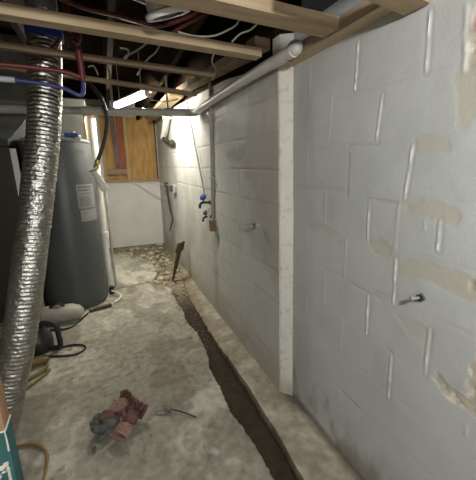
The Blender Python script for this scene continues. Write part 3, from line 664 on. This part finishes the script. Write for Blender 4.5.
# ---- water heater
hx, hy, hr = -0.43, 3.66, 0.315
t = thing('water_heater', 'tall grey cylindrical water heater standing behind the foil duct', 'water heater', (hx, hy, 0))
lathe_obj('tank', [(0, .03), (hr, .03), (hr + .002, .05), (hr, .07), (hr, 1.68), (hr - .004, 1.70)], 'heater', t, (hx, hy, 0), seg=64)
lathe_obj('top_cap', [(hr - .006, 1.695), (hr + .002, 1.70), (hr + .002, 1.715), (hr - .02, 1.735), (0.05, 1.76), (0, 1.76)], 'heatercap', t, (hx, hy, 0), seg=64)
for a in range(3):
    q = 0.5 + a * 2.1; box_obj('foot', (hx + .22 * math.cos(q) - .04, hy + .22 * math.sin(q) - .04, 0), (hx + .22 * math.cos(q) + .04, hy + .22 * math.sin(q) + .04, .035), 'black', t)
def curved(name, a0, a1, z0, z1, m, parent, off=0.0015):
    bm = bmesh.new(); n = 10; prev = None
    for i in range(n + 1):
        a = a0 + (a1 - a0) * i / n; r = hr + off
        pr = [bm.verts.new((hx + rr * math.cos(a), hy + rr * math.sin(a), z)) for rr, z in ((r, z0), (r, z1), (hr - .002, z1), (hr - .002, z0))]
        if prev:
            for k in range(4): bm.faces.new((prev[k], prev[(k + 1) % 4], pr[(k + 1) % 4], pr[k]))
        else: bm.faces.new(pr)
        prev = pr
    bm.faces.new(prev); return obj(name, bm, m, parent, True)
LA = math.radians
st = curved('label_sticker', LA(-62), LA(-22), 1.06, 1.30, 'sticker', t)
for k, (z, w) in enumerate(((1.265, .9), (1.235, .7), (1.205, .85), (1.165, .6), (1.15, .75), (1.135, .7), (1.12, .8), (1.105, .6), (1.09, .75))):
    curved('print_line', LA(-59), LA(-59 + 33 * w), z, z + (0.014 if k < 2 else 0.006), 'print', st, 0.0022)
curved('label_sticker', LA(-60), LA(-20), 0.93, 1.05, 'sticker', t)
curved('name_strip', LA(-72), LA(-34), 1.605, 1.63, 'sheetdull', t)
v = tube_obj('outlet_pipe', [(-0.25, 3.47, 1.74), (-0.25, 3.47, 1.80)], 0.016, 'copper', t, 0, 12)
bm = bmesh.new(); box(bm, (-0.325, 3.42, 1.745), (-0.205, 3.475, 1.785)); o = obj('valve_handle', bm, 'blue', t, bevel=0.012); o['label'] = 'blue valve lever'
lathe_obj('valve_body', [(0, -.03), (.02, -.028), (.024, 0), (.02, .03), (0, .032)], 'whitemetal', t, (-0.215, 3.45, 1.745), (1, 0, 0), 14)
# ---- pipes beside the heater
t = thing('standpipe', 'white upright pipe rising behind the right edge of the water heater', 'pipe', (-0.08, 3.8, 0))
tube_obj('pipe', [(-0.085, 3.8, 0.0), (-0.09, 3.8, 1.0), (-0.08, 3.8, 1.97)], 0.036, 'whitepaint', t, 3, 18)
lathe_obj('coupling', [(.036, -.04), (.044, -.037), (.044, .037), (.036, .04)], 'whitepaint', t, (-0.085, 3.8, 0.7), (0, 0, 1), 20)
tag(tube_obj('copper_pipe', [(-0.145, 3.70, 1.75), (-0.150, 3.72, 1.93), (-0.13, 3.75, 1.985), (-0.04, 3.75, 2.0)], 0.013, 'copper'), 'thin copper pipe bending over beside the white upright pipe', 'pipe')
tag(tube_obj('drain_tube', [(-0.03, 3.85, 1.30), (-0.02, 3.83, 0.8), (-0.03, 3.80, 0.35), (-0.02, 3.78, 0.06)], 0.016, 'greypvc'), 'slim grey tube running down to the floor right of the white upright pipe', 'tube')
t = thing('floor_valve', 'small dark valve and bent tube on the floor at the heater right foot', 'valve', (-0.09, 3.62, 0))
lathe_obj('body', [(0, 0), (.028, .002), (.03, .05), (.02, .10), (0, .105)], 'blackp', t, (-0.075, 3.70, 0.0), (0, 0, 1), 16)
tube_obj('spout', [(-0.075, 3.68, .05), (-0.02, 3.60, .045), (0.02, 3.52, .03), (-0.02, 3.44, .02), (-0.06, 3.40, .018)], 0.012, 'whitepaint', t, 5, 10)
box_obj('lever', (-0.085, 3.62, .10), (-0.03, 3.65, .115), 'blackp', t)
# ---- black hose with brass end, hanging in an arc
HP = [(-0.083, 2.900, 2.145), (-0.057, 2.900, 2.118), (-0.012, 2.900, 2.063), (0.026, 2.900, 2.006), (0.048, 2.900, 1.932), (0.054, 2.900, 1.839), (0.035, 2.900, 1.736), (0.001, 2.900, 1.632), (-0.039, 2.900, 1.543), (-0.055, 2.900, 1.502)]
t = thing('black_hose', 'black rubber hose hanging in an arc in front of the window', 'hose', HP[-1])
tube_obj('hose', HP, 0.0155, 'black', t, 8, 14)
F0 = Vector(HP[-1]); F1 = Vector((-0.082, 2.900, 1.429)); dd = (F1 - F0)
lathe_obj('fitting', [(.012, -.02), (.021, -.016), (.021, .012), (.015, .016), (.018, .03), (.023, .034), (.023, .05), (.012, .054)], 'brass', t, F0, dd, 14)
bar_obj('lever', F1 + Vector((-.045, 0, -.006)), F1 + Vector((.02, 0, .014)), 0.02, 0.012, 'blackp', t)
# white tapered sleeve under it
bm = bmesh.new(); a = Vector((-0.091, 2.920, 1.429)); b = Vector((-0.017, 2.880, 1.269))
sweep(bm, [a, a.lerp(b, .08), a.lerp(b, .5), a.lerp(b, .96), b], [.018, .026, .030, .034, .030], 20); tag(obj('white_sleeve', bm, 'whitepaint', None, True), 'white tapered plastic sleeve hanging under the brass hose end', 'sleeve')
# ---- sheet-metal plenum and furnace at the left edge
t = thing('duct_plenum', 'galvanised sheet metal duct box behind the foil duct at top left', 'duct', (-1.0, 3.7, 1.98))
box_obj('box', (-1.70, 3.42, 2.03), (-0.47, 3.95, 2.56), 'sheet', t, 0.006)
box_obj('seam', (-1.70, 3.412, 2.015), (-0.462, 3.955, 2.04), 'sheet', t, 0.003)
bm = bmesh.new()
vs = [bm.verts.new(p) for p in ((-1.7, 3.42, 2.015), (-.50, 3.42, 2.015), (-.50, 3.95, 2.015), (-1.7, 3.95, 2.015), (-1.7, 3.40, 1.71), (-.76, 3.40, 1.71), (-.76, 3.95, 1.71), (-1.7, 3.95, 1.71))]
for f in ((0, 1, 2, 3), (7, 6, 5, 4), (0, 4, 5, 1), (1, 5, 6, 2), (2, 6, 7, 3), (3, 7, 4, 0)): bm.faces.new([vs[k] for k in f])
obj('tapered_transition', bm, 'sheetdull', t, bevel=0.006)
t = thing('furnace', 'dark brown furnace cabinet at the left edge behind the foil duct', 'furnace', (-1.2, 3.6, 0))
box_obj('cabinet', (-1.75, 3.38, 0.0), (-0.765, 3.95, 1.65), 'furnace', t, 0.01)
box_obj('top_rim', (-1.76, 3.37, 1.65), (-0.76, 3.96, 1.708), 'black', t, 0.006)
box_obj('front_panel', (-1.70, 3.368, 0.12), (-0.83, 3.38, 1.15), 'furnace', t, 0.004)
tag(bar_obj('corner_strip', (-0.735, 3.36, 1.63), (-0.715, 3.33, 0.0), 0.045, 0.014, 'whitemetal', None, (0, -1, 0)), 'pale metal strip standing along the furnace edge behind the foil duct', 'strip')
tag(box_obj('metal_cabinet', (-1.95, 4.02, 0.0), (-0.135, 4.5, 2.2), 'sheetdull', None, 0.01), 'dull grey metal cabinet side standing behind the water heater', 'cabinet')
# ---- red and blue supply tubes
tag(tube_obj('red_water_tube', [(-1.3, 1.70, 1.865), (-0.45, 1.74, 1.887), (-0.226, 1.75, 1.889), (-0.12, 1.75, 1.882), (-0.05, 1.75, 1.862)], 0.0110, 'redpex'), 'red plastic water tube crossing level in front of the foil duct', 'tube')
tag(tube_obj('blue_water_tube', [(-0.33, 1.75, 1.832), (-0.216, 1.75, 1.824), (-0.14, 1.75, 1.812), (-0.072, 1.75, 1.788), (-0.055, 1.76, 1.85)], 0.0095, 'bluepex'), 'blue plastic water tube crossing the foil duct just below the red one', 'tube')
tag(tube_obj('pale_water_tube', [(-1.3, 1.72, 1.82), (-0.6, 1.74, 1.828), (-0.33, 1.75, 1.832)], 0.0125, 'palehose'), 'pale grey tube joining the blue tube at the left edge', 'tube')
tag(tube_obj('red_water_tube', [(-0.095, 1.78, 2.25), (-0.085, 1.76, 2.08), (-0.062, 1.75, 2.0), (-0.055, 1.75, 1.85)], 0.014, 'redpex'), 'red plastic tube dropping from between the joists beside the foil duct', 'tube')
tag(tube_obj('red_water_tube', [(-0.385, 1.950, 2.051), (-0.365, 1.950, 2.028), (-0.327, 1.950, 2.010), (-0.277, 1.950, 2.007), (-0.220, 1.950, 2.019), (-0.172, 1.950, 2.047), (-0.144, 1.950, 2.091)], 0.011, 'redpex'), 'red plastic tube looping under the blue collar of the foil duct', 'tube')
tag(tube_obj('red_water_tube', [(-0.084, 1.720, 2.044), (-0.070, 1.720, 2.062), (-0.050, 1.720, 2.057), (-0.045, 1.720, 2.029), (-0.061, 1.720, 1.999), (-0.080, 1.720, 2.013)], 0.008, 'redpex'), 'small coiled loop of red tube hanging right of the blue collar', 'tube')
tag(tube_obj('red_water_tube', [(-0.107, 1.720, 2.172), (-0.011, 1.720, 2.150), (0.114, 1.720, 2.142), (0.225, 1.720, 2.129), (0.320, 1.720, 2.126), (0.474, 1.720, 2.193), (0.551, 1.720, 2.249)], 0.010, 'redpex'), 'red plastic tube sagging in the dark gap behind the round ceiling fixture', 'tube')
tag(tube_obj('red_water_tube', [(0.391, 1.780, 2.126), (0.462, 1.780, 2.173), (0.545, 1.780, 2.223), (0.626, 1.780, 2.287)], 0.009, 'redpex'), 'red plastic tube slanting up just right of the round ceiling fixture', 'tube')
# ---- round fixture between the battens
fc = Vector((0.276, 1.30, 2.0)); ax = Vector((-0.34, -0.24, 1.0))
t = thing('ceiling_fixture', 'round white metal fixture with a bracket between the two pale battens', 'fixture', fc)
lathe_obj('rim', [(.060, -.004), (.082, -.006), (.086, .0), (.086, .012), (.080, .016), (.060, .010)], 'whitemetal', t, fc, ax, 40)
lathe_obj('body', [(0, .004), (.066, .006), (.074, .012), (.070, .055), (.060, .075), (0, .08)], 'whitemetal', t, fc, ax, 40)
bar_obj('bracket', fc + Vector((-.008, -.088, .010)), fc + Vector((-.034, -.108, .066)), 0.014, 0.008, 'whitepaint', t, (0, -1, 0))
tag(tube_obj('flex_pipe', [(-0.30, 1.30, 2.06), (0.0, 1.31, 2.075), (0.13, 1.31, 2.07), (0.22, 1.30, 2.05)], 0.032, 'sheetdull'), 'grey round pipe leading left from the round ceiling fixture', 'pipe')
tag(tube_obj('vent_pipe', [(0.42, 0.98, 2.12), (0.60, 0.99, 2.115), (0.75, 1.0, 2.11)], 0.032, 'greypvc'), 'grey pipe showing above the nearest batten at top right', 'pipe')
# ---- white cables looping under the joists
WG = 'white cables between the battens'
for k, (pts, Yd, lab) in enumerate((
    ([(0.416, 1.750, 2.124), (0.505, 1.750, 2.117), (0.605, 1.750, 2.131), (0.681, 1.750, 2.165), (0.740, 1.750, 2.202), (0.764, 1.750, 2.240)], 0, 'white cable sagging widely right of the round fixture'),
    ([(0.694, 1.700, 2.097), (0.742, 1.700, 2.141), (0.801, 1.700, 2.168), (0.844, 1.700, 2.203)], 0, 'short white cable rising to the batten near the pine block'),
    ([(0.143, 1.950, 2.012), (0.167, 1.950, 2.044), (0.211, 1.950, 2.069), (0.262, 1.950, 2.105), (0.302, 1.950, 2.140), (0.349, 1.950, 2.176)], 0, 'white cable curling up at the middle of the ceiling'),
    ([(0.223, 2.000, 1.967), (0.255, 2.000, 2.017), (0.297, 2.000, 2.064), (0.339, 2.000, 2.100), (0.365, 2.000, 2.144)], 0, 'white cable looping up right of the curling one'),
    ([(0.143, 2.000, 2.097), (0.185, 2.000, 2.092), (0.176, 2.000, 2.055), (0.132, 2.000, 2.030), (0.083, 2.000, 2.015), (0.022, 2.000, 2.013)], 0, 'white cable twisting back left past the middle of the ceiling'),
    ([(0.712, 2.050, 2.153), (0.697, 2.050, 2.100), (0.723, 2.050, 2.056), (0.694, 2.050, 1.994)], 0, 'white cable dropping to the conduit top'),
    ([(0.438, 2.950, 2.028), (0.507, 2.950, 2.024), (0.596, 2.950, 2.030), (0.669, 2.950, 2.052)], 0, 'thin white cable running right from the tube lamp'),
    ([(-0.034, 2.200, 2.038), (-0.006, 2.200, 2.046), (0.009, 2.200, 2.025), (0.017, 2.200, 1.999)], 0, 'short bright white cable end above the black hose'))):
    tag(tube_obj('white_cable', pts, 0.0048, 'wire', None, 8, 10), lab, 'cable')
# ---- tube lamp
LA0 = Vector((0.191, 4.14, 2.160)); LB0 = Vector((0.459, 3.39, 2.165))
t = thing('tube_lamp', 'glowing white tube lamp slung under the ceiling near the far end', 'lamp', (LA0 + LB0) / 2)
d = (LB0 - LA0).normalized()
o = tube_obj('tube', [LA0 + d * .02, LB0 - d * .02], 0.021, 'tube', t, 0, 16)
bar_obj('housing', LA0 + Vector((0, 0, .034)), LB0 + Vector((0, 0, .034)), 0.10, 0.016, 'whitemetal', t)
for q in (LA0, LB0): bar_obj('end_cap', q - d * .012, q + d * .012, 0.05, 0.05, 'whitemetal', t)
for q in (0.15, 0.85):
    pq = LA0.lerp(LB0, q); tube_obj('hanger', [pq + Vector((0, 0, .045)), pq + Vector((0, 0, .44))], 0.004, 'steel', t, 0, 8)

# ---- plastic jug, pump, hoses on the floor at the left
t = thing('plastic_jug', 'dirty white plastic jug lying on its side before the water heater', 'jug', (-0.55, 3.22, 0))
bm = bmesh.new(); sweep(bm, [(-.84, 3.20, .085), (-.80, 3.20, .085), (-.78, 3.20, .085), (-.60, 3.19, .085), (-.44, 3.17, .085), (-.38, 3.165, .08), (-.345, 3.16, .075), (-.335, 3.16, .075)], [.03, .07, .084, .086, .084, .066, .036, .0], 24, True); obj('bottle', bm, 'jug', t, True)
tube_obj('carry_handle', [(-.62, 3.17, .16), (-.58, 3.165, .195), (-.53, 3.16, .195), (-.50, 3.16, .16)], 0.014, 'blackp', t, 6, 10)
t = thing('sump_pump', 'squat black pump with an angular carry handle on the floor beside the foil duct', 'pump', (-0.60, 2.70, 0))
lathe_obj('body', [(0, 0), (.11, 0), (.115, .01), (.115, .09), (.10, .12), (.075, .16), (.07, .21), (0, .215)], 'blackp', t, (-.66, 2.72, 0), seg=32)
tube_obj('carry_handle', [(-.66, 2.70, .215), (-.60, 2.69, .235), (-.52, 2.67, .225), (-.495, 2.66, .20), (-.49, 2.655, .12), (-.488, 2.65, .035), (-.51, 2.65, .02), (-.56, 2.67, .018)], 0.021, 'black', t, 4, 12)
tube_obj('cord', [(-.60, 2.56, .015), (-.48, 2.52, .01), (-.38, 2.50, .008), (-.31, 2.54, .008), (-.315, 2.61, .008), (-.40, 2.66, .008), (-.50, 2.66, .01)], 0.008, 'black', t, 8, 10)
tag(tube_obj('black_cable', [(-.62, 3.02, .012), (-.48, 2.98, .010), (-.40, 3.06, .010), (-.335, 3.20, .010), (-.315, 3.245, .010)], 0.009, 'black'), 'black cable curving on the floor from the pump past the jug', 'cable')
tag(bar_obj('dark_batten', (-.30, 3.27, .022), (-.09, 3.335, .022), 0.035, 0.03, 'stake'), 'short dark stick lying on the floor before the water heater', 'stick')
t = thing('yellow_hose', 'dull yellow hose in loose loops on the floor beside the foil duct', 'hose', (-0.62, 2.35, 0))
tube_obj('loop', [(-.78, 2.30, .012), (-.70, 2.42, .012), (-.60, 2.46, .012), (-.55, 2.42, .012), (-.60, 2.34, .012), (-.70, 2.26, .012), (-.76, 2.17, .012)], 0.010, 'yellow', t, 8, 10)
tube_obj('loop', [(-.72, 2.20, .014), (-.62, 2.31, .014), (-.53, 2.36, .012), (-.56, 2.29, .012), (-.68, 2.15, .012)], 0.009, 'yellow', t, 8, 10)
tube_obj('coil', [(-.70, 2.47, .02), (-.63, 2.51, .02), (-.575, 2.50, .02), (-.57, 2.47, .035), (-.64, 2.45, .035), (-.70, 2.43, .03)], 0.022, 'yellow', t, 8, 12)
tag(tube_obj('orange_cord', [(-.85, 1.75, .01), (-.70, 1.70, .008), (-.57, 1.69, .008), (-.49, 1.66, .008), (-.435, 1.59, .008), (-.42, 1.50, .008), (-.425, 1.40, .008), (-.46, 1.28, .008), (-.48, 1.15, .008)], 0.0075, 'orangecord'), 'orange yellow cord curving out from behind the teal post', 'cord')
bm = bmesh.new(); rock(bm, (-0.725, 2.20, 0.028), (.03, .022, .03), 61); tag(obj('dark_lump', bm, 'stake'), 'small dark lump on the floor at the foot of the foil duct', 'scrap')
# ---- teal painted post close to the viewer
t = thing('painted_post', 'teal painted wooden post with a bare top at the lower left edge', 'post', (-0.40, 1.0, 0))
px0, px1, py0, py1 = -0.53, -0.360, 0.985, 1.045
zt = 0.675
bm = bmesh.new(); box(bm, (px0, py0, 0), (px1, py1, zt)); obj('painted_shaft', bm, 'teal', t, bevel=0.004)
bm = bmesh.new(); box(bm, (px0, py0 + .002, zt), (px1 - .002, py1 - .002, 0.93)); o = obj('bare_top', bm, 'barewood', t, bevel=0.003); o['label'] = 'bare brown wood'
bm = bmesh.new()
for (x, z0, z1, w) in ((px1 - .002, .60, zt + .004, .0025), (-.408, .58, zt, .002), (px1 - .014, .49, .56, .004)):
    sweep(bm, [(x, py0 - .001, z1), (x + .001, py0 - .002, (z0 + z1) / 2), (x, py0 - .001, z0)], [w * .6, w, w * 1.1], 8)
o = obj('paint_drip', bm, 'whitepaint', t, True)
bm = bmesh.new(); bar(bm, (px0, py0 - .001, zt), (px1, py0 - .001, zt - .002), .003, .006, cuts=8); bar(bm, (px1, py0, zt - .002), (px1, py1, zt + .004), .003, .006, cuts=4); obj('paint_edge', bm, 'whitepaint', t)
bm = bmesh.new()
for j, (x, z, q) in enumerate(((-.376, .556, .010), (-.388, .546, .012), (-.400, .552, .009), (-.374, .536, .009), (-.386, .530, .008), (-.398, .519, .007))): rock(bm, (x, py0 - .002, z), (q, .006, q * .8), 700 + j)
sweep(bm, smooth_path([(-.396, py0 - .004, .525), (-.403, py0 - .005, .50), (-.405, py0 - .004, .46), (-.404, py0 - .004, .42)], 5), .0045, 8)
obj('filler_lump', bm, 'whitepaint', t, True)

# ================================================================ LIGHT
def lamp(name, kind, loc, power, color, size, aim=None):
    l = bpy.data.lights.new(name, kind); l.energy = power; l.color = color
    if kind == 'AREA': l.size = size
    else: l.shadow_soft_size = size
    o = bpy.data.objects.new(name, l); COL.objects.link(o); o.location = loc
    if aim: o.rotation_euler = (Vector(aim) - Vector(loc)).to_track_quat('-Z', 'Y').to_euler()
    return o
lamp('bare_bulb', 'POINT', (0.15, -0.42, 1.85), 66, (1.0, 0.985, 0.95), 0.05)
lamp('fill_light_behind', 'POINT', (0.2, -2.1, 1.9), 40, (1.0, 0.97, 0.92), 0.08)  # unseen fill light, added behind the camera to brighten the floor
wd = bpy.data.worlds.new('basement_air'); SC.world = wd; wd.use_nodes = True
wd.node_tree.nodes['Background'].inputs['Color'].default_value = (0.05, 0.05, 0.05, 1)
wd.node_tree.nodes['Background'].inputs['Strength'].default_value = 0.3

# ================================================================ CAMERA
cam = bpy.data.cameras.new('camera'); co = bpy.data.objects.new('camera', cam); COL.objects.link(co)
cam.sensor_fit = 'HORIZONTAL'; cam.sensor_width = 36.0; cam.lens = 36.0 * 304.9 / 476.0; cam.clip_start = 0.02
yaw, pit, rol = 0.3977, 0.2327, -0.01317
fw = Vector((math.sin(yaw) * math.cos(pit), math.cos(yaw) * math.cos(pit), -math.sin(pit)))
rt = Vector((math.cos(yaw), -math.sin(yaw), 0)); up = rt.cross(fw)
r2 = rt * math.cos(rol) + up * math.sin(rol); u2 = -rt * math.sin(rol) + up * math.cos(rol)
mw = Matrix((r2, u2, -fw)).transposed().to_4x4(); mw.translation = (0, 0, 1.44); co.matrix_world = mw
SC.camera = co
vs_ = SC.view_settings; vs_.view_transform = 'Standard'; vs_.look = 'None'; vs_.gamma = 1.0; vs_.exposure = 0.0; vs_.use_curve_mapping = False
